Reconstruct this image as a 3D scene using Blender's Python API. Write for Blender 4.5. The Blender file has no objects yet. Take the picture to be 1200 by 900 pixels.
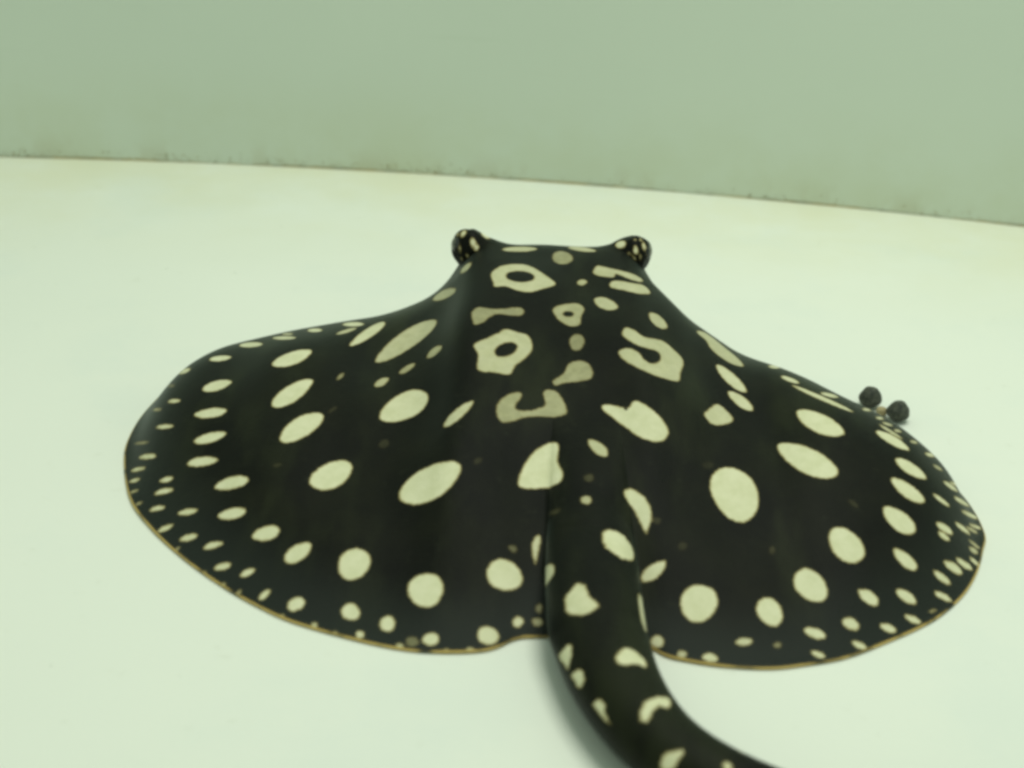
import bpy, math, random
import numpy as np
from mathutils import Matrix, Vector
random.seed(7); rng = np.random.default_rng(7)
sc = bpy.context.scene

# ------------------------------------------------------------------ camera
CAM_H, PITCH, ROLL, F = .36, math.radians(25), math.radians(3.2), 1648.0     # F: focal length in 1200-pixel units
cf = np.array([0, math.cos(PITCH), -math.sin(PITCH)])
_r = np.array([1., 0, 0]); _u = np.cross(_r, cf)
cr = math.cos(ROLL) * _r + math.sin(ROLL) * _u
cu = math.cos(ROLL) * _u - math.sin(ROLL) * _r
CAM = np.array([0, 0, CAM_H])
cam_data = bpy.data.cameras.new('camera'); cam = bpy.data.objects.new('camera', cam_data)
sc.collection.objects.link(cam); sc.camera = cam
cam.matrix_world = Matrix(((cr[0], cu[0], -cf[0], CAM[0]), (cr[1], cu[1], -cf[1], CAM[1]), (cr[2], cu[2], -cf[2], CAM[2]), (0, 0, 0, 1)))
cam_data.sensor_width = 36; cam_data.lens = 36 * F / 1200
cam_data.clip_start = .01; cam_data.clip_end = 50
cam_data.dof.use_dof = True; cam_data.dof.focus_distance = .80; cam_data.dof.aperture_fstop = 7.5

# ------------------------------------------------------------------ light
world = bpy.data.worlds.new('World'); sc.world = world; world.use_nodes = True
bg = world.node_tree.nodes['Background']
bg.inputs['Color'].default_value = (.80, 1.0, .80, 1); bg.inputs['Strength'].default_value = .46
def area_lamp(name, loc, target, size, power, color):
    l = bpy.data.lights.new(name, 'AREA'); l.shape = 'RECTANGLE'; l.size, l.size_y = size; l.energy = power; l.color = color
    o = bpy.data.objects.new(name, l); sc.collection.objects.link(o); o.location = loc
    o.rotation_euler = (Vector(target) - Vector(loc)).to_track_quat('-Z', 'Y').to_euler()
    return o
area_lamp('tank_lamp', (.30, .72, 1.45), (0.02, .62, 0), (1.0, .7), 13.5, (.96, 1.0, .87))
sc.view_settings.view_transform = 'Standard'; sc.view_settings.look = 'None'
sc.view_settings.gamma = 1; sc.view_settings.exposure = 0; sc.view_settings.use_curve_mapping = False
sc.cycles.pixel_filter_type = 'BLACKMAN_HARRIS'; sc.cycles.filter_width = 3.4
sc.cycles.use_denoising = True

# ------------------------------------------------------------------ helpers
def project(P):
    d = np.asarray(P) - CAM; w = d @ cf
    return 600 + F * (d @ cr) / w, 450 - F * (d @ cu) / w
def ray(x, y):
    return cf + cr * (x - 600) / F + cu * (450 - y) / F
def on_plane(x, y, z=0.):
    d = ray(x, y); return CAM + d * ((z - CAM_H) / d[2])
def smooth(a, b, x):
    t = np.clip((x - a) / (b - a), 0, 1); return t * t * (3 - 2 * t)
def link(name, me, mat=None, parent=None):
    o = bpy.data.objects.new(name, me); sc.collection.objects.link(o)
    if mat: me.materials.append(mat)
    o.parent = parent
    return o
def mesh_from(name, V, Fc, smooth_shade=True):
    me = bpy.data.meshes.new(name); me.from_pydata([tuple(map(float, v)) for v in V], [], Fc); me.update()
    if smooth_shade: me.polygons.foreach_set('use_smooth', [True] * len(me.polygons))
    return me
def catmull(P, n, closed=False):
    P = np.asarray(P, float); m = len(P); out = []
    for i in range(m if closed else m - 1):
        g = lambda k: P[k % m] if closed else P[min(max(k, 0), m - 1)]
        a, b, c, d = g(i - 1), g(i), g(i + 1), g(i + 2)
        for t in np.arange(n) / n:
            out.append(.5 * (2 * b + (c - a) * t + (2 * a - 5 * b + 4 * c - d) * t * t + (3 * b - a - 3 * c + d) * t ** 3))
    if not closed: out.append(P[-1])
    return np.array(out)

class Nodes:
    def __init__(s, name):
        s.m = bpy.data.materials.new(name); s.m.use_nodes = True; s.t = s.m.node_tree
        s.b = s.t.nodes['Principled BSDF']
    def n(s, typ, **kw):
        x = s.t.nodes.new(typ)
        for k, v in kw.items():
            if k in x.bl_rna.properties: setattr(x, k, v)
            else: x.inputs[k].default_value = v
        return x
    def l(s, a, b): s.t.links.new(a, b)
    def noise(s, scale, detail=4, rough=.55, coord='Object', stretch=None):
        tc = s.n('ShaderNodeTexCoord'); nz = s.n('ShaderNodeTexNoise'); nz.inputs['Scale'].default_value = scale
        nz.inputs['Detail'].default_value = detail; nz.inputs['Roughness'].default_value = rough
        if stretch:
            mp = s.n('ShaderNodeMapping'); mp.inputs['Scale'].default_value = stretch
            s.l(tc.outputs[coord], mp.inputs['Vector']); s.l(mp.outputs[0], nz.inputs['Vector'])
        else: s.l(tc.outputs[coord], nz.inputs['Vector'])
        return nz.outputs['Fac']
    def ramp(s, fac, stops):
        r = s.n('ShaderNodeValToRGB'); e = r.color_ramp.elements
        while len(e) < len(stops): e.new(.5)
        for el, (p, c) in zip(e, stops):
            el.position = p; el.color = (*c, 1) if len(c) == 3 else c
        s.l(fac, r.inputs[0]); return r.outputs[0]
    def math(s, op, a, b=None, clamp=False):
        x = s.n('ShaderNodeMath', operation=op); x.use_clamp = clamp
        for i, v in enumerate((a, b)):
            if v is None: continue
            if isinstance(v, (int, float)): x.inputs[i].default_value = v
            else: s.l(v, x.inputs[i])
        return x.outputs[0]
    def step(s, v, lo, hi):
        x = s.n('ShaderNodeMapRange', interpolation_type='SMOOTHSTEP')
        x.inputs['From Min'].default_value = lo; x.inputs['From Max'].default_value = hi
        s.l(v, x.inputs['Value']); return x.outputs['Result']
    def mix(s, fac, a, b):
        x = s.n('ShaderNodeMix', data_type='RGBA')
        for sock, v in ((x.inputs['Factor'], fac), (x.inputs[6], a), (x.inputs[7], b)):
            if isinstance(v, (int, float)): sock.default_value = v
            elif isinstance(v, tuple): sock.default_value = (*v, 1)
            else: s.l(v, sock)
        return x.outputs[2]
    def bump(s, h, strength, dist):
        b = s.n('ShaderNodeBump'); b.inputs['Strength'].default_value = strength; b.inputs['Distance'].default_value = dist
        s.l(h, b.inputs['Height']); s.l(b.outputs[0], s.b.inputs['Normal'])

# ------------------------------------------------------------------ materials
def mat_floor():
    N = Nodes('pale_tank_floor')
    c = N.mix(N.step(N.noise(3.2, 3), .35, .7), (.80, .825, .755), (.82, .84, .77))
    c = N.mix(N.math('MULTIPLY', N.step(N.noise(7, 5, .6), .48, .70), .30), c, (.70, .76, .73))                # worn, cooler patches
    c = N.mix(N.math('MULTIPLY', N.step(N.noise(60, 5, .7), .62, .74), .16), c, (.50, .50, .38))
    scr = N.math('MULTIPLY', N.step(N.noise(30, 3, .6, stretch=(14, .35, 1)), .72, .76), N.step(N.noise(5, 2), .45, .6))
    c = N.mix(N.math('MULTIPLY', scr, .12), c, (.55, .58, .50))                                              # fine scratches
    # thin brownish film that gathers where the floor meets the wall
    tc = N.n('ShaderNodeTexCoord'); sp = N.n('ShaderNodeSeparateXYZ'); N.l(tc.outputs['Object'], sp.inputs[0])
    r = N.n('ShaderNodeVectorMath', operation='LENGTH'); N.l(tc.outputs['Object'], r.inputs[0])
    film = N.math('MULTIPLY', N.step(r.outputs['Value'], TANK_R - .30, TANK_R), N.step(N.noise(9, 5, .6), .2, .75))
    c = N.mix(N.math('MULTIPLY', film, .50), c, (.72, .70, .46))
    N.l(c, N.b.inputs['Base Color']); N.b.inputs['Roughness'].default_value = .75
    N.b.inputs['Specular IOR Level'].default_value = .15
    N.bump(N.noise(220, 3), .10, .001)
    return N.m
def mat_wall():
    N = Nodes('grey_green_tank_wall')
    c = N.mix(N.step(N.noise(2.0, 3), .3, .7), (.60, .67, .585), (.63, .70, .61))
    c = N.mix(N.math('MULTIPLY', N.step(N.noise(34, 4, .7, stretch=(.25, .25, 3)), .62, .75), .10), c, (.48, .56, .44))
    tc = N.n('ShaderNodeTexCoord'); sp = N.n('ShaderNodeSeparateXYZ'); N.l(tc.outputs['Object'], sp.inputs[0])
    low = N.math('SUBTRACT', 1, N.step(sp.outputs['Z'], .0, .10))
    film = N.math('MULTIPLY', low, N.step(N.noise(14, 4, .6), .25, .7))
    c = N.mix(N.math('MULTIPLY', film, .30), c, (.50, .53, .33))
    low2 = N.math('SUBTRACT', 1, N.step(sp.outputs['Z'], .002, .026))
    spots = N.math('MULTIPLY', low2, N.step(N.noise(26, 4, .65, stretch=(1, 1, .5)), .50, .64))
    c = N.mix(N.math('MULTIPLY', spots, .18), c, (.36, .31, .15))
    N.l(c, N.b.inputs['Base Color']); N.b.inputs['Roughness'].default_value = .7
    N.b.inputs['Specular IOR Level'].default_value = .15
    return N.m
def mat_plain(name, c1, c2, scale, rough=.6, spec=.3, bump=0):
    N = Nodes(name)
    N.l(N.mix(N.step(N.noise(scale, 4), .35, .65), c1, c2), N.b.inputs['Base Color'])
    N.b.inputs['Roughness'].default_value = rough; N.b.inputs['Specular IOR Level'].default_value = spec
    if bump: N.bump(N.noise(scale * 2, 4), .5, bump)
    return N.m
def mat_skin():
    N = Nodes('spotted_ray_skin')
    at = lambda n: N.n('ShaderNodeAttribute', attribute_name=n).outputs['Fac']
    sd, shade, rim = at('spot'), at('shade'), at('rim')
    wob = N.math('MULTIPLY', N.math('SUBTRACT', N.noise(520, 4, .65), .5), .0016)
    sd = N.math('ADD', sd, wob)
    dark = N.mix(N.step(N.noise(22, 5, .6), .40, .72), (.0034, .0038, .0026), (.0075, .0082, .0042))
    dark = N.mix(N.math('MULTIPLY', N.step(N.noise(16, 4, .6, stretch=(1.6, .45, 1)), .48, .70), .75), dark, (.017, .020, .0085))     # olive mottling along the body
    dark = N.mix(N.math('MULTIPLY', N.step(N.noise(150, 4, .7), .60, .74), .5), dark, (.022, .024, .014))
    dark = N.mix(N.math('MULTIPLY', N.math('SUBTRACT', 1, N.step(rim, .0, .045)), .8), dark, (.022, .027, .023))     # veiling glare painted into the skin, greyer toward the fin's edge
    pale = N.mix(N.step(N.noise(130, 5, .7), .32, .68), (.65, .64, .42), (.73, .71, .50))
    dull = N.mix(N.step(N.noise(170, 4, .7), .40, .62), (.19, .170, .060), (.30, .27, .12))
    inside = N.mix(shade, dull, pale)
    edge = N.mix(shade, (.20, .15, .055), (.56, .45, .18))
    col = N.mix(N.step(sd, -.0002, .0013), edge, inside)            # ochre outline of each spot, with the lens colour fringe painted in
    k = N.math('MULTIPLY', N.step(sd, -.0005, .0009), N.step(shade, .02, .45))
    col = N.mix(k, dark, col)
    col = N.mix(N.math('MULTIPLY', N.math('SUBTRACT', 1, N.step(rim, .0002, .0011)), N.step(N.noise(60, 3), .30, .52)), col, (.66, .47, .15))   # thin ochre-brown margin, imitates the lens colour fringe in the skin colour
    N.l(col, N.b.inputs['Base Color'])
    N.b.inputs['Roughness'].default_value = .46; N.b.inputs['Specular IOR Level'].default_value = .09
    N.b.inputs['Sheen Weight'].default_value = .14; N.b.inputs['Sheen Roughness'].default_value = .30; N.b.inputs['Sheen Tint'].default_value = (.75, .95, .85, 1)
    N.bump(N.noise(650, 4, .7), .38, .0009)
    return N.m

# ------------------------------------------------------------------ the tank
TANK_R = 2.75
TANK_C = np.array([-.125, 1.199 - TANK_R])          # axis of the round tank
M_floor, M_wall = mat_floor(), mat_wall()
def tank():
    A = np.radians(np.linspace(25, 155, 261))
    ring = lambda r: [(r * math.cos(a), r * math.sin(a)) for a in A]
    V = []; Fc = []
    rs = np.linspace(.6, TANK_R + .02, 40)
    for r in rs: V += [(x, y, 0) for x, y in ring(r)]
    n = len(A)
    for j in range(len(rs) - 1):
        for i in range(n - 1): Fc.append((j * n + i, j * n + i + 1, (j + 1) * n + i + 1, (j + 1) * n + i)[::-1])
    o = link('floor', mesh_from('floor', V, Fc), M_floor); o.location = (*TANK_C, 0); o['kind'] = 'structure'
    V = []; Fc = []
    prof = [(TANK_R, -.02), (TANK_R, .25), (TANK_R, .62), (TANK_R + .012, .632), (TANK_R + .05, .632), (TANK_R + .05, -.02)]
    for r, z in prof: V += [(x, y, z) for x, y in ring(r)]
    for j in range(len(prof) - 1):
        for i in range(n - 1): Fc.append((j * n + i, j * n + i + 1, (j + 1) * n + i + 1, (j + 1) * n + i))
    o = link('wall', mesh_from('wall', V, Fc, False), M_wall); o.location = (*TANK_C, 0); o['kind'] = 'structure'
    # dark joint bead in the corner
    V = []; Fc = []
    m = 1400; A = np.radians(np.linspace(25, 155, m))
    for a in A:
        w = .0015 + .0007 * math.sin(a * 61) * math.sin(a * 23 + 1) + rng.uniform(-.0004, .0004)
        h = .0014 + .0006 * math.sin(a * 83 + 2) + rng.uniform(-.0003, .0005)
        for r, z in ((TANK_R + .002, h), (TANK_R - w * .35, h * .7), (TANK_R - w, -.001)):
            V.append((r * math.cos(a), r * math.sin(a), z))
    for i in range(m - 1):
        for j in range(2): Fc.append((i * 3 + j, i * 3 + 3 + j, i * 3 + 4 + j, i * 3 + 1 + j))
    o = link('wall_joint', mesh_from('wall_joint', V, Fc), mat_plain('dark_joint', (.20, .21, .15), (.34, .29, .15), 40, .8, .1)); o.location = (*TANK_C, 0); o['kind'] = 'structure'
tank()

# ------------------------------------------------------------------ shape of the ray's disc
REAR = [(145, 540), (152, 585), (177, 620), (215, 655), (260, 687), (300, 710), (345, 730), (420, 751), (475, 762), (517, 765), (560, 764), (583, 759),
        (603, 750), (625, 747), (690, 749), (750, 755), (780, 769), (805, 775), (845, 781), (900, 784), (942, 780), (992, 771), (1042, 752), (1080, 735), (1105, 720),
        (1130, 697), (1145, 672), (1152, 647), (1154, 625)]
rear = [tuple(on_plane(x, y, .001)[:2]) for x, y in REAR]
front = [(.2445, .655), (.238, .682), (.225, .710), (.204, .738), (.178, .768), (.150, .802), (.118, .846), (.075, .893), (.02, .908), (-.035, .893), (-.080, .858), (-.115, .832), (-.150, .812),
         (-.178, .788), (-.196, .755), (-.205, .71), (-.206, .675)]
OUT = catmull(rear + front, 14, True)                 # outline seen from above, counter-clockwise
CEN = np.array([.022, .685])
ang = np.unwrap(np.arctan2(OUT[:, 1] - CEN[1], OUT[:, 0] - CEN[0])); rad = np.hypot(OUT[:, 0] - CEN[0], OUT[:, 1] - CEN[1])
o_ = np.argsort(ang % (2 * math.pi)); ANG = (ang % (2 * math.pi))[o_]; RAD = rad[o_]
def rim_r(a): return np.interp(a % (2 * math.pi), ANG, RAD, period=2 * math.pi)
XS = np.linspace(OUT[:, 0].min() + 1e-4, OUT[:, 0].max() - 1e-4, 500)
def crossing(xs):
    lo = np.full(len(xs), 9.); hi = np.full(len(xs), -9.)
    P, Q = OUT, np.roll(OUT, -1, 0)
    for (x0, y0), (x1, y1) in zip(P, Q):
        a, b = min(x0, x1), max(x0, x1)
        m = (xs >= a) & (xs <= b) & (b > a)
        y = y0 + (y1 - y0) * (xs[m] - x0) / (x1 - x0) if b > a else 0
        lo[m] = np.minimum(lo[m], y); hi[m] = np.maximum(hi[m], y)
    return lo, hi
YR, YF = crossing(XS)
ker = np.exp(-.5 * (np.arange(-30, 31) / 5.) ** 2); ker /= ker.sum()
def blur(a): return np.convolve(np.pad(a, 30, mode='edge'), ker, 'valid')
YRs = blur(YR)
def bell(x, w): return np.exp(-(np.abs(x) / w) ** 2.4)
def peak(x): return .58 + .18 * bell(x - .022, .10)      # where along the body the back is highest
def prof(s, x):
    p = peak(x); a = np.clip(s / p, 0, 1); b = np.clip((s - p) / (1 - p), 0, 1)
    return np.where(s < p, np.sin(a * math.pi / 2) ** 1.12, np.cos(b * math.pi / 2) ** .9)
# height of the back at each x, so that its skyline is the one the animal shows
SKY = [(146, 525), (155, 500), (167, 480), (185, 455), (200, 440), (220, 423), (240, 413), (260, 405), (300, 397), (345, 386), (400, 377), (440, 370), (470, 361), (500, 350), (520, 337), (538, 319), (549, 301), (565, 291), (590, 286),
       (640, 286), (690, 290), (715, 293), (738, 300), (757, 322), (782, 347), (807, 374), (840, 396), (866, 413), (890, 421), (917, 431), (955, 446), (1005, 472), (1050, 495), (1080, 517), (1110, 542), (1130, 565), (1145, 595), (1152, 615)]
sx, sy = np.array(SKY).T
S = np.linspace(.02, .99, 90)
RIDGE = np.zeros(len(XS))
for i, x in enumerate(XS):
    y = YRs[i] + (YF[i] - YRs[i]) * S; lo, hi = .0, .12
    for _ in range(18):
        mid = (lo + hi) / 2
        px, py = project(np.stack([np.full(90, x), y, .003 + mid * prof(S, np.full(90, x))], 1))
        if (py < np.interp(px, sx, sy)).any(): hi = mid
        else: lo = mid
    RIDGE[i] = lo
RIDGE = blur(np.maximum(RIDGE, .004) * smooth(XS[0], XS[0] + .008, XS) * smooth(-XS[-1], -XS[-1] + .012, -XS))
EYES = [(-.0325, .822, 1), (.0735, .826, -1)]
def height(x, y):
    x = np.asarray(x); y = np.asarray(y)
    yr = np.interp(x, XS, YRs); yf = np.interp(x, XS, YF); s = np.clip((y - yr) / np.maximum(yf - yr, 1e-4), 0, 1)
    z = np.interp(x, XS, RIDGE) * prof(s, x)
    a = np.arctan2(y - CEN[1], x - CEN[0]); q = np.hypot(x - CEN[0], y - CEN[1]) / rim_r(a)
    z = z * (1 - np.clip(q, 0, 1) ** 34)
    for ex, ey, d in EYES:                                # brows that carry the eyes
        z = z + .0088 * np.exp(-((x - ex - d * .006) / .013) ** 2 - ((y - ey) / .013) ** 2)
    z += .0007 * smooth(.72, 1, q) * (np.sin(a * 9 + 1) * np.sin(a * 4)) * smooth(1.06, .96, q)      # gentle ripples of the fin
    z += .0012 * np.sin(x * 75 + 1) * np.sin(y * 60) * (1 - q ** 4)
    t = .0020 * np.sqrt(np.clip(1 - np.clip(q, 0, 1) ** 40, 0, 1))
    return np.where(q <= 1.0001, np.maximum(z, 0) + t + .0008, -1.)
def hit(px, py):
    d = ray(px, py); t = np.linspace(.45, 1.3, 1700)
    P = CAM + d * t[:, None]; below = P[:, 2] <= height(P[:, 0], P[:, 1])
    if not below.any(): return None
    i = int(np.argmax(below))
    return None if i == 0 else P[i, :2] * .5 + P[i - 1, :2] * .5

# ------------------------------------------------------------------ tail: stout tube rising out of the back, sweeping over the floor (x, y, height, half width, half thickness)
pts = [np.array([x, y, top - h, w, h]) for x, y, top, w, h in ((.0370, .690, .0545, .0150, .009), (.0380, .660, .0482, .0165, .010), (.0388, .630, .0408, .0175, .0110), (.0395, .600, .0354, .0188, .0120), (.0402, .570, .0325, .0202, .0127), (.0407, .545, .0311, .0210, .0132))]
for x, y, z, w, h in ((698, 726, .0163, .0211, .0137), (704, 754, .0152, .0206, .0137), (720, 797, .0150, .0190, .0134), (745, 838, .0147, .0174, .0130), (777, 873, .0143, .0162, .0125), (821, 903, .0138, .0150, .0120), (880, 930, .0130, .0140, .0112), (960, 955, .0118, .0126, .0100)):
    pts.append(np.append(on_plane(x, y, z), (w, h)))
e = pts[-1]; dirn = (pts[-1] - pts[-2])[:3]; dirn[2] = 0; dirn /= np.linalg.norm(dirn); aa = math.atan2(dirn[1], dirn[0])
for k in range(1, 9):
    aa += .16; f = 1 - k / 8.6
    e = np.array([e[0] + .03 * math.cos(aa), e[1] + .03 * math.sin(aa), .0022 + .0096 * f, .0125 * f + .0008, .0100 * f + .0008]); pts.append(e)
TAIL = catmull(pts, 30)

def tail_top(x, y):
    i = np.argmin((TAIL[:, None, 0] - x) ** 2 + (TAIL[:, None, 1] - y) ** 2, axis=0)
    d = np.hypot(TAIL[i, 0] - x, TAIL[i, 1] - y) / (TAIL[i, 3] * .96)
    return np.where(d < 1, TAIL[i, 2] + TAIL[i, 4] * np.sqrt(np.clip(1 - d * d, 0, 1)), TAIL[i, 2] - (d - 1) * .06)
height_disc = height
def height(x, y):                                        # the back flows into the root of the tail
    x = np.asarray(x, float); y = np.asarray(y, float); z = height_disc(x, y)
    m = (np.abs(x - TAIL[0, 0]) < .06) & (y > .51) & (y < .72) & (z > 0)
    if m.any():
        xm, ym, zd = x[m], y[m], z[m]
        zt = tail_top(xm, ym) - .0007 + .0012 * smooth(.548, .562, ym) - .03 * smooth(.545, .515, ym) - .012 * smooth(.585, .66, ym); zt = np.maximum(zt, zd - .05)
        k = .018 * smooth(.55, .63, ym) + .005
        h = np.maximum(k - np.abs(zt - zd), 0) / k
        z = z.copy(); z[m] = zd + (np.maximum(zt, zd) + h * h * k * .25 - zd) * smooth(.69, .60, ym)
    return z

# ------------------------------------------------------------------ markings, measured on the animal: (x, y, half length, half width, tilt, paleness)
ELL = """258 420 13 4 5 1;294 404 14 3.5 2 1;216 435 8 3 20 1;200 452 5 2 0 .3;185 460 4 2 10 .3;204 470 8 3 5 1;184 480 6 2 3 .8;254 452 17.5 7 12 1;247 484 20 6.5 7 1;193 500 11 3.5 3 1
246 513 20 7 12 1;151 511 4 1.5 0 .4;166 519 9 2 5 .4;337 391.5 7 1.5 0 .6;333 396 14 2.4 0 .9;369 387 9 2.5 0 1;342 420 25 9 18 1;342 461 28 12 28 1;353 501 30.5 14 28 1;414 380 13 3 0 1;406 388 13 2.5 15 .6
431 391 26 6.5 31 .9;476 399 42 13 32 .85;399 441 6 3 40 .3;447 448 10 5 25 .6;477 432 11 4 28 .5;474 476 31 18.5 25 1;509 412 11 5 35 .6;521 345 15 6 22 .7;546 314 9 3.5 42 .8
237 541 19 6.5 5 1;173 535 11 4 5 1;162 550 9 3 10 1;158 563 7 2.8 15 .9;157 576 6 2 20 .5;163 590 5 2 20 .5;195 562 9 3.7 15 1;192 576 12 4 10 1;272 566 20.5 9 12 1;184 596 10 3.7 12 1;220 600 12 4.5 8 1;272 602 17 8 8 1
194 619 10 3.7 22 1;221 630 11 4.7 15 1;250 639 12 5 12 1;312 625 17 10 15 1;261 664 11 5 12 1;290 671 9.5 5 22 1;262 685 3 3 0 .4;280 694 5 2.5 35 .6;310 697 9 5 38 1;347 708 11 8 25 1;349 648 19 11 32 1;415 661 20.5 17.5 30 1
411 717 11 10.5 0 1;368 733 4.5 4 0 .6;393 742 3 2.5 0 .6;422 744 5.5 5 0 .9;454 731 9.5 9.5 0 1;499 691.5 21.5 20 -10 1;483 752 8 6.5 0 .25;505 749 10 8 0 1;572 745 13 11 -25 1;468 757 5 4 0 .5;551 762 5 4 0 .6;591 674 22 18 -35 1
607 729 6.5 7 0 1;632 713 4 6 0 .3;630 729 7 5 0 .4;601 643 4 6 60 .2;504 566 40 23 28 1;388 557 28 17.5 20 1;537 485 23 7 40 .75;609 292 21 3.5 0 .9;659 302 12 8 -5 .5;682 331 6.5 4 0 .7;676 401 9 10 0 .45;710 356 15 8 -20 .9
771 376 14 7 -42 .85;857 444 24 7.5 -43 .85;868 470 19 7 -40 .85;907 430 7 2 -10 .9;926 445 12 3 -22 .9;964 467 40 3 -24 .9;972 463 11 2.5 -15 .9;961 496 32 13 -28 1;947 540 40.5 17.5 -30 1
1016 480 6 2 -10 .8;1031 490 5 2 -15 .8;1040 497 7 1.7 -20 .7;1044 506 17 2 -33 .7;1052 505 5 2 -20 .6;1046 516 23 6 -32 1;1071 518 5 2 -20 .6;1090 533 6.5 2.8 -20 .9;1099 548 7 2 -35 .5;1067 549 21 8 -36 1;1064 575 25 9 -37 1
1114 570 11 2.7 -38 .9;1120 568 8 2.5 -28 .8;1103 586 12.5 3 -40 1;1127 588 11 3 -35 1;1136 603 11 3 -30 1;1054 610 23 13.5 -42 1;1061 656 18 9 -45 1;1107 619 12 5 -40 1;1106 628 8.5 4 -42 1;1128 619 12 3.2 -42 1;1143 617 8 2.5 -25 1
1139 621 8 2.2 -32 .8;1142 638 9 2 -42 .7;1141 645 7 3.5 -42 .6;1117 665 13 6 -38 1;1130 661 12 4.3 -40 1;1142 658 8 2.7 -45 1;1104 677 13 5 -40 1;992 639 25 17 -42 1;950 686 24 16 -48 1;902 717 18 14.5 -55 1;1018 700 14 9 -40 1
1062 699 14 7.5 -38 1;955 742 13.5 7.5 -25 1;997 731 10.5 7 -28 1;1041 736 11 5.5 -25 1;1070 726 11 5 -28 1;1105 699 12 4.5 -30 1;1007 756 10 5 -28 1;959 767 9 4.5 -25 1;911 756 5 4 0 .3;861 579 34 26.5 -60 1;819 707 23.5 21 60 1
872 752 10 6 0 .8;687 586 7 5 0 .5;770 752 8 8 0 1;799 767 6 5 0 .7;832 771 10 6.5 -15 1;701 525 15 8 -40 .65;682 292 17 3 -8 .9;1050 762 5 2 20 .4;1093 716 5 2.5 10 .4;440 757 4 3 0 .5;523 762 4 2.5 0 .4;330 722 4 2.5 30 .5;238 672 5 2 30 .4;208 643 4 2 30 .4
905 645 4 5 0 .12;735 482 7 5 -30 .13;560 540 6 4 20 .10;450 520 7 5 20 .10;800 640 6 5 0 .10;690 560 6 5 0 .14;770 610 5 4 0 .12;650 600 8 4 20 .12;830 545 7 5 0 .08;390 480 7 3 30 .1;325 545 6 3 10 .1;1000 590 8 4 -40 .1"""
# outlines with corners: zoom origin, zoom factor, points, paleness, holes
POLY = [
 ((600, 420), 4, [(100, 440), (160, 400), (210, 395), (220, 430), (215, 480), (240, 540), (225, 580), (170, 605), (90, 612), (40, 605), (28, 575), (50, 510)], 1, []),
 ((380, 420), 4, [(805, 250), (820, 200), (870, 165), (920, 160), (925, 180), (895, 230), (935, 245), (1000, 235), (1035, 215), (1025, 160), (1060, 145), (1100, 165), (1130, 215), (1135, 260), (1080, 275), (960, 275), (880, 295), (830, 298)], .42, []),
 ((600, 420), 4, [(190, 105), (240, 70), (265, 25), (310, 10), (355, 20), (380, 60), (370, 95), (310, 110), (250, 115), (205, 128)], .45, []),
 ((380, 240), 4, [(780, 325), (820, 290), (890, 278), (960, 285), (1030, 325), (1085, 370), (1040, 390), (960, 410), (900, 400), (850, 382), (800, 385), (790, 360)], 1, [(609.5, 324, 16.5, 6.5, -3)]),
 ((380, 240), 4, [(695, 545), (690, 505), (720, 480), (770, 485), (830, 488), (900, 480), (935, 490), (930, 515), (880, 520), (820, 512), (780, 525), (740, 555), (705, 562)], .5, []),
 ((380, 240), 4, [(700, 655), (760, 625), (815, 600), (850, 582), (900, 595), (960, 615), (975, 680), (930, 730), (900, 750), (870, 795), (820, 790), (775, 785), (730, 780), (715, 760), (720, 700)], .95, [(593, 409.5, 13.5, 7.5, 20)]),
 ((600, 240), 4, [(190, 490), (220, 470), (300, 462), (340, 485), (325, 525), (320, 560), (280, 570), (230, 550), (205, 525)], .6, [(666, 368, 6, 3.2, 0)]),
 ((600, 240), 4, [(380, 310), (400, 285), (450, 295), (520, 310), (580, 330), (615, 355), (600, 362), (540, 345), (490, 325), (475, 340), (420, 335), (385, 325)], .85, []),
 ((600, 240), 4, [(455, 375), (480, 355), (560, 365), (620, 380), (650, 415), (600, 418), (520, 400), (470, 390)], .95, []),
 ((600, 240), 4, [(515, 605), (530, 575), (570, 585), (620, 618), (700, 635), (760, 680), (805, 735), (790, 790), (780, 828), (700, 810), (620, 780), (550, 745), (510, 715), (500, 685), (540, 670), (590, 690), (620, 725), (660, 745), (695, 725), (685, 690), (640, 675), (580, 655), (540, 630)], .95, []),
 ((800, 370), 6, [(95, 110), (150, 115), (230, 170), (310, 235), (390, 300), (430, 355), (350, 340), (250, 280), (190, 220), (160, 170)], .85, []),
 ((800, 370), 6, [(150, 690), (190, 650), (240, 620), (290, 650), (355, 720), (330, 755), (250, 770), (200, 760), (170, 725)], .75, []),
 ((600, 420), 4, [(420, 235), (440, 215), (500, 225), (545, 230), (570, 200), (610, 208), (670, 250), (715, 300), (735, 350), (710, 385), (660, 390), (590, 365), (540, 330), (480, 285)], 1, []),
 ((600, 540), 4, [(525, 140), (560, 130), (610, 160), (645, 205), (655, 260), (640, 320), (628, 345), (605, 300), (570, 230), (535, 180)], .95, []),
 ((600, 540), 4, [(605, 560), (615, 520), (650, 490), (715, 465), (718, 500), (690, 540), (640, 568)], .95, []),
 ((600, 540), 4, [(420, 350), (440, 325), (490, 330), (540, 370), (570, 430), (565, 468), (520, 460), (470, 430), (440, 405), (425, 380)], 1, []),
 ((600, 540), 4, [(92, 400), (105, 360), (128, 345), (135, 380), (125, 430), (110, 485), (98, 450)], .8, []),
]
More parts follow.
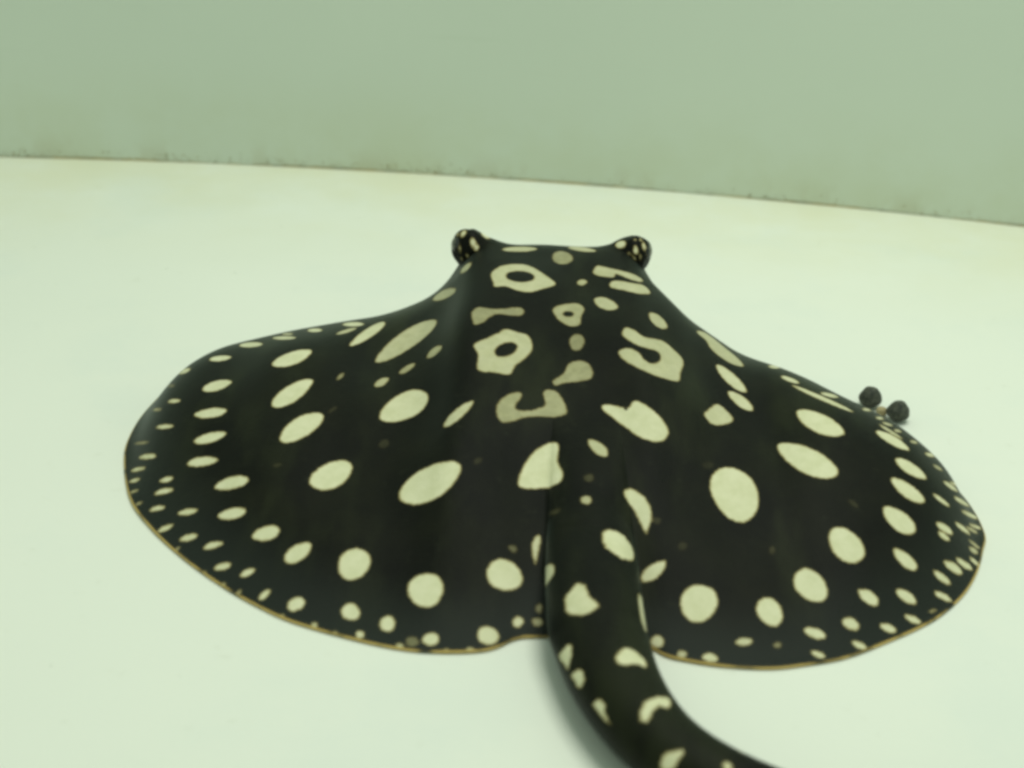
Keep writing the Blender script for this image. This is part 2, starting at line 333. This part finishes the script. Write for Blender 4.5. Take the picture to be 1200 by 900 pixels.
TAILP = [
 ((600, 540), 4, [(420, 350), (440, 325), (490, 330), (540, 370), (570, 430), (565, 468), (520, 460), (470, 430), (440, 405), (425, 380)], 1),
 ((600, 540), 4, [(120, 550), (160, 495), (195, 490), (195, 530), (165, 580), (135, 635), (122, 600)], .9),
 ((600, 540), 4, [(590, 630), (605, 640), (630, 720), (640, 790), (628, 800), (605, 740)], .9),
 ((600, 540), 4, [(250, 640), (280, 595), (315, 572), (345, 590), (370, 640), (405, 670), (395, 695), (350, 720), (300, 725), (260, 710), (247, 680)], .9),
 ((600, 675), 4, [(220, 370), (260, 325), (285, 330), (275, 390), (262, 440), (240, 410)], 1),
 ((600, 675), 4, [(278, 460), (320, 440), (340, 480), (318, 525), (295, 495)], 1),
 ((600, 675), 4, [(380, 600), (410, 575), (435, 600), (440, 650), (460, 695), (430, 670), (395, 630)], 1),
 ((600, 675), 4, [(487, 375), (510, 345), (550, 338), (600, 370), (630, 410), (625, 430), (580, 415), (530, 418), (490, 405)], 1),
 ((600, 675), 4, [(597, 645), (620, 595), (670, 568), (730, 570), (745, 600), (730, 620), (690, 610), (660, 640), (640, 680), (605, 680)], 1),
 ((600, 675), 4, [(700, 860), (730, 825), (800, 815), (800, 845), (770, 885), (750, 915), (700, 915)], .95),
]
def ellipse(cx, cy, a, b, tilt, n=22):
    t = np.arange(n) / n * 2 * math.pi; k = math.radians(tilt)
    u, v = a * np.cos(t), b * np.sin(t)
    return [(cx + u_ * math.cos(k) - v_ * math.sin(k), cy - u_ * math.sin(k) - v_ * math.cos(k)) for u_, v_ in zip(u, v)]
def leaf(cx, cy, a, b, tilt):                            # oval, a little pointed at the ends and uneven
    k = math.radians(tilt); e = min(1, max(0, a / b - 1.3)); w1, w2 = random.uniform(0, 6.3), random.uniform(0, 6.3); out = []
    for t in np.arange(26) / 26 * 2 * math.pi:
        r = 1 + (.035 * math.sin(2 * t + w1) + .03 * math.sin(3 * t + w2)) * (b > 3)
        u = a * math.cos(t) * r; v = b * math.copysign(abs(math.sin(t)) ** (1 + .18 * e), math.sin(t)) * r + .12 * b * e * math.cos(t)
        out.append((cx + u * math.cos(k) - v * math.sin(k), cy - u * math.sin(k) - v * math.cos(k)))
    return out
def zoomed(o, s, pts): return catmull([(o[0] + x / s, o[1] + y / s) for x, y in pts], 4, True)
def to_skin(pts):
    pts = np.asarray(pts); c = pts.mean(0); out = []
    if hit(*c) is None: return None
    for p in pts:
        h = None
        for k in (1, .85, .7, .5, .3):
            h = hit(*(c + (p - c) * k))
            if h is not None: break
        if h is not None: out.append(h)
    return np.array(out) if len(out) > 4 else None
def sdf(P, poly):                                        # positive inside
    Q = np.roll(poly, -1, 0); d2 = np.full(len(P), 1e9); ins = np.zeros(len(P), bool)
    for (x0, y0), (x1, y1) in zip(poly, Q):
        ex, ey = x1 - x0, y1 - y0; L = ex * ex + ey * ey + 1e-18
        t = np.clip(((P[:, 0] - x0) * ex + (P[:, 1] - y0) * ey) / L, 0, 1)
        d2 = np.minimum(d2, (P[:, 0] - x0 - t * ex) ** 2 + (P[:, 1] - y0 - t * ey) ** 2)
        c = ((y0 > P[:, 1]) != (y1 > P[:, 1]))
        with np.errstate(divide='ignore', invalid='ignore'):
            ins ^= c & (P[:, 0] < (x1 - x0) * (P[:, 1] - y0) / (y1 - y0 + 1e-18) + x0)
    d = np.sqrt(d2); return np.where(ins, d, -d)
PAD = .006
def paint(P, spot, shade, poly, val, holes=()):
    lo, hi = poly.min(0) - PAD, poly.max(0) + PAD
    idx = np.nonzero(((P > lo) & (P < hi)).all(1))[0]
    if not len(idx): return
    d = sdf(P[idx], poly)
    for h in holes: d = np.minimum(d, -sdf(P[idx], h))
    m = d > spot[idx]; spot[idx[m]] = d[m]; shade[idx[m]] = val

def build_body():
    NA, NR = 1100, 270
    A = np.arange(NA) / NA * 2 * math.pi
    q = 1 - (1 - np.linspace(0, 1, NR + 1)[1:]) ** 1.25
    R = rim_r(A)
    X = CEN[0] + (q[:, None] * R * np.cos(A)).ravel(); Y = CEN[1] + (q[:, None] * R * np.sin(A)).ravel()
    Z = height(X, Y)
    X = np.append(X, CEN[0]); Y = np.append(Y, CEN[1]); Z = np.append(Z, height(CEN[:1], CEN[1:])[0])
    V = np.stack([X, Y, Z], 1); nd = len(V); top = NA * NR
    P = V[:, :2].copy()
    spot = np.full(nd, -PAD); shade = np.zeros(nd); cover = []
    for e in ELL.replace('\n', ';').split(';'):
        cx, cy, a, b, t, s = map(float, e.split())
        if a > 1.5 * b: b *= .84
        p = to_skin(leaf(cx, cy, a, b, t))
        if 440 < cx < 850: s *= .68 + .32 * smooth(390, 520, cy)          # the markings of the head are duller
        if p is not None: paint(P, spot, shade, p, s); cover.append((*p.mean(0),))
    for o, z, pts, s, holes in POLY:
        p = to_skin(zoomed(o, z, pts))
        if p is None: continue
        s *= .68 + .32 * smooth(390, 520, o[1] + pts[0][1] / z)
        paint(P, spot, shade, p, s, [h for h in (to_skin(ellipse(*e)) for e in holes) if h is not None]); cover.append((*p.mean(0),))
    # the far face of the fin and snout carries the same kind of spots, smaller toward the edge
    tries = 0
    while tries < 900:
        tries += 1
        a = random.uniform(.1, math.pi - .1); k = random.uniform(.55, .985) 
        x, y = CEN[0] + k * rim_r(a) * math.cos(a), CEN[1] + k * rim_r(a) * math.sin(a)
        z = float(height(np.array([x]), np.array([y]))[0]); px, py = project(np.array([x, y, z]))
        h = hit(px, py)
        if h is not None and np.hypot(*(h - (x, y))) < .012: continue            # only where it faces away
        r = .0018 + (1 - k) * .018
        if any((x - u) ** 2 + (y - w) ** 2 < (r * 2.2 + .006) ** 2 for u, w in cover): continue
        cover.append((x, y)); p = np.array(ellipse(x, y, r, r * random.uniform(.7, 1), random.uniform(0, 180)))
        paint(P, spot, shade, p, random.choice((.9, 1)))
    # keep the blank ground under nothing else; rim distance for the margin colour
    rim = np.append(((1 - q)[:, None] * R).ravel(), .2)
    Fc = []
    i0 = np.arange(NA); i1 = (i0 + 1) % NA
    faces = [np.stack([j * NA + i0, (j + 1) * NA + i0, (j + 1) * NA + i1, j * NA + i1], 1) for j in range(NR - 1)]
    Fc += np.concatenate(faces).tolist()
    Fc += [(nd - 1, int(a), int(b)) for a, b in zip(i0, i1)]
    # underside: rim tucks in and a flat pale belly closes the body
    base = NA * (NR - 1); extra = []
    for k, z in ((.997, .0012), (.985, .0004), (.6, .0004)):
        extra.append(np.stack([CEN[0] + k * R * np.cos(A), CEN[1] + k * R * np.sin(A), np.full(NA, z)], 1))
    U = np.concatenate(extra + [np.array([[*CEN, .0004]])]); off = nd
    prev = base
    for j in range(3):
        cur = off + j * NA
        Fc += np.stack([prev + i0, cur + i0, cur + i1, prev + i1], 1).tolist(); prev = cur
    c = off + 3 * NA; Fc += [(int(prev + a), c, int(prev + b)) for a, b in zip(i0, i1)]
    V = np.concatenate([V, U]); n_un = len(U)
    spot = np.append(spot, np.full(n_un, .004)); shade = np.append(shade, np.ones(n_un)); rim = np.append(rim, np.full(n_un, .0))
    # ---- tail: stout tube rising out of the back, sweeping over the floor
    T = TAIL; ns, nt = len(T), 150
    tang = np.gradient(T[:, :3], axis=0); tang /= np.linalg.norm(tang, axis=1)[:, None]
    side = np.cross(tang, [0, 0, 1.]); side /= np.linalg.norm(side, axis=1)[:, None]; up = np.cross(side, tang)
    th = np.arange(nt) / nt * 2 * math.pi
    ring = T[:, None, :3] + side[:, None] * (T[:, 3, None] * np.cos(th))[..., None] + up[:, None] * (T[:, 4, None] * np.sin(th))[..., None]
    TV = ring.reshape(-1, 3)
    arc = np.append(0, np.cumsum(np.linalg.norm(np.diff(T[:, :3], axis=0), axis=1)))
    un = np.stack([np.repeat(arc, nt), ((T[:, 3] + T[:, 4])[:, None] * .5 * (((th + math.pi / 2) % (2 * math.pi)) - math.pi)).ravel()], 1)   # along / around
    nrm = (side[:, None] * (np.cos(th) / T[:, 3, None])[..., None] + up[:, None] * (np.sin(th) / T[:, 4, None])[..., None]).reshape(-1, 3)
    facing = (nrm * (CAM - TV)).sum(1) > 0
    fx, fy = project(TV); fx = np.where(facing, fx, 1e6)
    ts = np.full(len(TV), -PAD); tsh = np.zeros(len(TV))
    for o, z, pp, s in TAILP:
        poly = np.array([un[int(np.argmin((fx - x) ** 2 + (fy - y) ** 2))] for x, y in zoomed(o, z, pp)])
        paint(un, ts, tsh, poly, s)
    a_out = arc[30 * 11]
    for k in range(70):                                   # the rest of the tail beyond the part in view
        r = random.uniform(.0014, .0036); sx_ = random.uniform(a_out, arc[-1] - .01); wy = random.uniform(-.03, .03)
        paint(un, ts, tsh, np.array(ellipse(sx_, wy, r * 1.3, r, random.uniform(0, 180))), 1)
    belly = np.abs(un[:, 1]) > .0
    off = len(V)
    i0 = np.arange(nt); i1 = (i0 + 1) % nt
    for j in range(ns - 1): Fc += np.stack([off + j * nt + i0, off + j * nt + i1, off + (j + 1) * nt + i1, off + (j + 1) * nt + i0], 1)[:, ::-1].tolist()
    V = np.concatenate([V, TV, T[-1:, :3]]); spot = np.concatenate([spot, ts, [-PAD]]); shade = np.concatenate([shade, tsh, [0]]); rim = np.append(rim, np.full(len(TV) + 1, .2))
    Fc += [(off + (ns - 1) * nt + int(b), off + (ns - 1) * nt + int(a), len(V) - 1) for a, b in zip(i0, i1)]
    me = mesh_from('body', V, Fc)
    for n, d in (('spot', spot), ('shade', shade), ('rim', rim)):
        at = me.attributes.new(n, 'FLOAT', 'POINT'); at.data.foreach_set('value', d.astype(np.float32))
    return me

ray_root = bpy.data.objects.new('stingray', None); sc.collection.objects.link(ray_root)
ray_root.location = (*CEN, 0); ray_root.empty_display_size = .05
ray_root['label'] = 'black stingray with cream spots and raised eyes resting on the pale tank floor'; ray_root['category'] = 'stingray'
M_skin = mat_skin()
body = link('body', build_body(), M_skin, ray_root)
body.matrix_parent_inverse = Matrix.Translation((-CEN[0], -CEN[1], 0))

# ------------------------------------------------------------------ eyes: knobs on the brow, each with a dark eyeball on its outer face
M_eye = mat_plain('dark_eyeball', (.012, .014, .014), (.03, .033, .03), 300, .12, .6)
M_iris = mat_plain('grey_gold_iris', (.30, .29, .20), (.10, .11, .09), 900, .3, .5)
def eye(px, py, dist, radii, sgn, spots):
    d = ray(px, py); c = CAM + d * (dist / d[1]) 
    nu, nv = 96, 64; V = []; 
    for j in range(nv + 1):
        ph = math.pi * j / nv
        for i in range(nu):
            t = 2 * math.pi * i / nu
            n = np.array([math.sin(ph) * math.cos(t), math.sin(ph) * math.sin(t), math.cos(ph)])
            inward = max(0, -n[0] * sgn)
            r = 1 + (.05 * math.sin(3 * t + sgn) + .03 * math.sin(7 * t + 2) * math.cos(3 * ph)) * math.sin(ph) + .03 * math.cos(5 * ph + t)
            r += .30 * max(0, -n[2]) ** 1.2 * (1 - .9 * max(0, n[0] * sgn))            # widening neck below
            r -= .10 * max(0, n[0] * sgn - .55)
            w = n * r * np.array(radii)
            w[0] *= 1 + 1.6 * inward ** 1.4; w[2] -= radii[2] * .80 * inward ** 1.7               # slope running down to the brow
            V.append(c + w)
    V = np.array(V); Fc = [(j * nu + i, (j + 1) * nu + i, (j + 1) * nu + (i + 1) % nu, j * nu + (i + 1) % nu) for j in range(nv) for i in range(nu)]
    spot = np.full(len(V), -PAD); shade = np.zeros(len(V))
    fx, fy = project(V); nrm = V - c; fc = (nrm * (CAM - c)).sum(1) > 0
    for (x, y, a, b, t, s) in spots:
        i = int(np.argmin(np.where(fc, (fx - x) ** 2 + (fy - y) ** 2, 1e9))); p0 = V[i]
        k = math.radians(t); e1 = cr * math.cos(k) + cu * math.sin(k)
        e2 = np.cross(e1, cf); m = dist / F
        dv = V - p0; u, v, w = dv @ e1, dv @ e2, dv @ cf
        g = np.sqrt((u / (a * m)) ** 2 + (v / (b * m)) ** 2 + (w / (1.6 * a * m)) ** 2)
        dd = (1 - g) * min(a, b) * m; mm = dd > spot; spot[mm] = dd[mm]; shade[mm] = s
    me = mesh_from('eye', V, Fc)
    for n, q in (('spot', spot), ('shade', shade), ('rim', np.full(len(V), .2))):
        at = me.attributes.new(n, 'FLOAT', 'POINT'); at.data.foreach_set('value', q.astype(np.float32))
    o = link('eye', me, M_skin, ray_root); o.matrix_parent_inverse = Matrix.Translation((-CEN[0], -CEN[1], 0))
    # eyeball: low dome with an iris ring, looking outward
    ax = Vector((sgn * .93, -.22, .25)).normalized(); q = ax.to_track_quat('Z', 'Y').to_matrix()
    def dome(name, r, hgt, base, mat, inner=0.):
        W = []; Fd = []; m = 28; rows = 7
        for j in range(rows + 1):
            f = inner + (1 - inner) * j / rows
            for i in range(m):
                a = 2 * math.pi * i / m
                W.append(Vector(c) + ax * (base + hgt * math.sqrt(max(0, 1 - f * f))) + q @ Vector((r * f * math.cos(a), r * f * .8 * math.sin(a), 0)))
        for j in range(rows):
            for i in range(m): Fd.append((j * m + i, (j + 1) * m + i, (j + 1) * m + (i + 1) % m, j * m + (i + 1) % m))
        x = link(name, mesh_from(name, W, Fd), mat, o)
        return x
    R = radii[0]
    dome('eyeball', R * .50, R * .22, R * .80, M_eye)
    dome('iris', R * .46, R * .235, R * .80, M_iris, .55)
eye(552, 290, .815, (.0120, .0112, .0117), -1, [(539, 292, 1.6, 6, 5, .5), (548, 300, 2, 3, 20, .4), (541, 303, 1.5, 3, 10, .4), (543, 273, 3.6, 6, -20, .9), (554, 284, 3.8, 7, 10, .9), (558, 290, 3, 5, -20, 1), (570, 275, 6.5, 5, -25, 1), (535, 287, 3.2, 7, 0, .6), (536, 275, 2, 3, 0, .4)])
eye(742, 296, .820, (.0114, .0112, .0108), 1, [(750, 301, 1.6, 4, 15, .5), (736, 297, 1.8, 2.5, 0, .3), (751, 281, 2, 2.5, 10, .6), (727, 286, 7, 6, 0, 1), (745, 293, 3.2, 6, 8, .9), (755, 289, 2.8, 6.5, 12, .9), (744, 303, 1.4, 6, 35, .7), (759, 297, 1.6, 4, 15, .35), (744, 281, 2, 1.5, 0, .7)])

# ------------------------------------------------------------------ two pellets and a crumb by the fin's edge
M_pel = mat_plain('brown_pellet', (.035, .040, .034), (.085, .09, .07), 500, .75, .25, .0006)
def blob(name, px, py, r, mat, seed, squash=1.):
    c = on_plane(px, py, r * squash * .97); rr = random.Random(seed); nu, nv = 44, 30; V = []
    a0, a1 = rr.uniform(0, 6), rr.uniform(0, 6)
    for j in range(nv + 1):
        ph = math.pi * j / nv
        for i in range(nu):
            t = 2 * math.pi * i / nu; k = r * (1 + (.05 * math.sin(3 * t + a0) + .035 * math.sin(7 * t + a1)) * math.sin(ph) ** 2 + .045 * math.cos(4 * ph + a1) + .03 * math.sin(5 * ph + 2 * t + a0) * math.sin(ph))
            V.append((k * math.sin(ph) * math.cos(t), k * math.sin(ph) * math.sin(t), k * squash * math.cos(ph)))
    Fc = [(j * nu + i, (j + 1) * nu + i, (j + 1) * nu + (i + 1) % nu, j * nu + (i + 1) % nu) for j in range(nv) for i in range(nu)]
    o = link(name, mesh_from(name, V, Fc), mat); o.location = c
    return o
p = blob('pellet', 1020, 466, .0066, M_pel, 1); p['label'] = 'round dark grey pellet behind the fin edge, the one nearer the stingray\'s eyes'; p['category'] = 'pellet'; p['group'] = 'pellets beside the fin'
p = blob('pellet', 1053, 482, .0064, M_pel, 2); p['label'] = 'round dark grey pellet behind the fin edge, the one farther from the stingray\'s eyes'; p['category'] = 'pellet'; p['group'] = 'pellets beside the fin'
p = blob('crumb', 1033, 482, .0034, mat_plain('tan_crumb', (.34, .28, .15), (.45, .38, .22), 700, .8, .2, .0006), 3, .8); p['label'] = 'tiny tan crumb on the floor between the two dark pellets'; p['category'] = 'crumb'

# ------------------------------------------------------------------ algae along the joint and specks of dirt
def algae():
    V = []; Fc = []
    def tuft(x, y, z, nx, ny, s):
        b = len(V); k = 6
        V.append((x + nx * s * .8, y + ny * s * .8, z + s * .4))
        for i in range(k):
            a = 2 * math.pi * i / k; w = s * random.uniform(.5, 1.3)
            V.append((x - ny * w * math.cos(a) - nx * .0005, y + nx * w * math.cos(a) - ny * .0005, z + w * .9 * math.sin(a)))
        for i in range(k): Fc.append((b, b + 1 + i, b + 1 + (i + 1) % k))
    for c in range(70):
        a0 = math.radians(random.uniform(78, 104)) if c < 48 else math.radians(random.uniform(40, 140))
        for _ in range(random.randint(2, 14)):
            a = a0 + random.gauss(0, .006); z = abs(random.gauss(0, .0035)) + .001
            tuft(TANK_R * math.cos(a), TANK_R * math.sin(a), z, -math.cos(a), -math.sin(a), random.uniform(.0005, .0014))
    o = link('algae', mesh_from('algae', V, Fc), mat_plain('dark_algae', (.20, .20, .11), (.34, .29, .14), 90, .9, .1)); o.location = (*TANK_C, 0)
    o['kind'] = 'stuff'; o['label'] = 'dark green algae specks along the joint of wall and floor'; o['category'] = 'algae'
    V = []; Fc = []
    spots = [(275, 320, .0012), (195, 315, .0009), (1160, 738, .001), (965, 418, .0009), (160, 695, .0008), (60, 780, .0008), (330, 265, .0009), (420, 255, .0008), (960, 285, .0008), (150, 330, .0006), (270, 845, .0007)]
    for _ in range(60): spots.append((random.uniform(-200, 1400), random.choice((random.uniform(250, 420), random.uniform(600, 900))), random.uniform(.0003, .0006)))
    for x, y, s in spots:
        q = on_plane(x, y, 0); k = 6; b = len(V); V.append((q[0], q[1], s * .45))
        if ((q[:2] - CEN) ** 2).sum() < .25 ** 2: V.pop(); continue
        for i in range(k):
            a = 2 * math.pi * i / k; w = s * random.uniform(.6, 1.2); V.append((q[0] + w * math.cos(a), q[1] + w * math.sin(a), -.0003))
        for i in range(k): Fc.append((b, b + 1 + i, b + 1 + (i + 1) % k))
    o = link('dirt_specks', mesh_from('dirt_specks', V, Fc), mat_plain('grey_dirt', (.30, .33, .27), (.42, .44, .34), 60, .9, .1))
    o['kind'] = 'stuff'; o['label'] = 'scattered tiny grey dirt specks on the pale tank floor'; o['category'] = 'dirt'
algae()
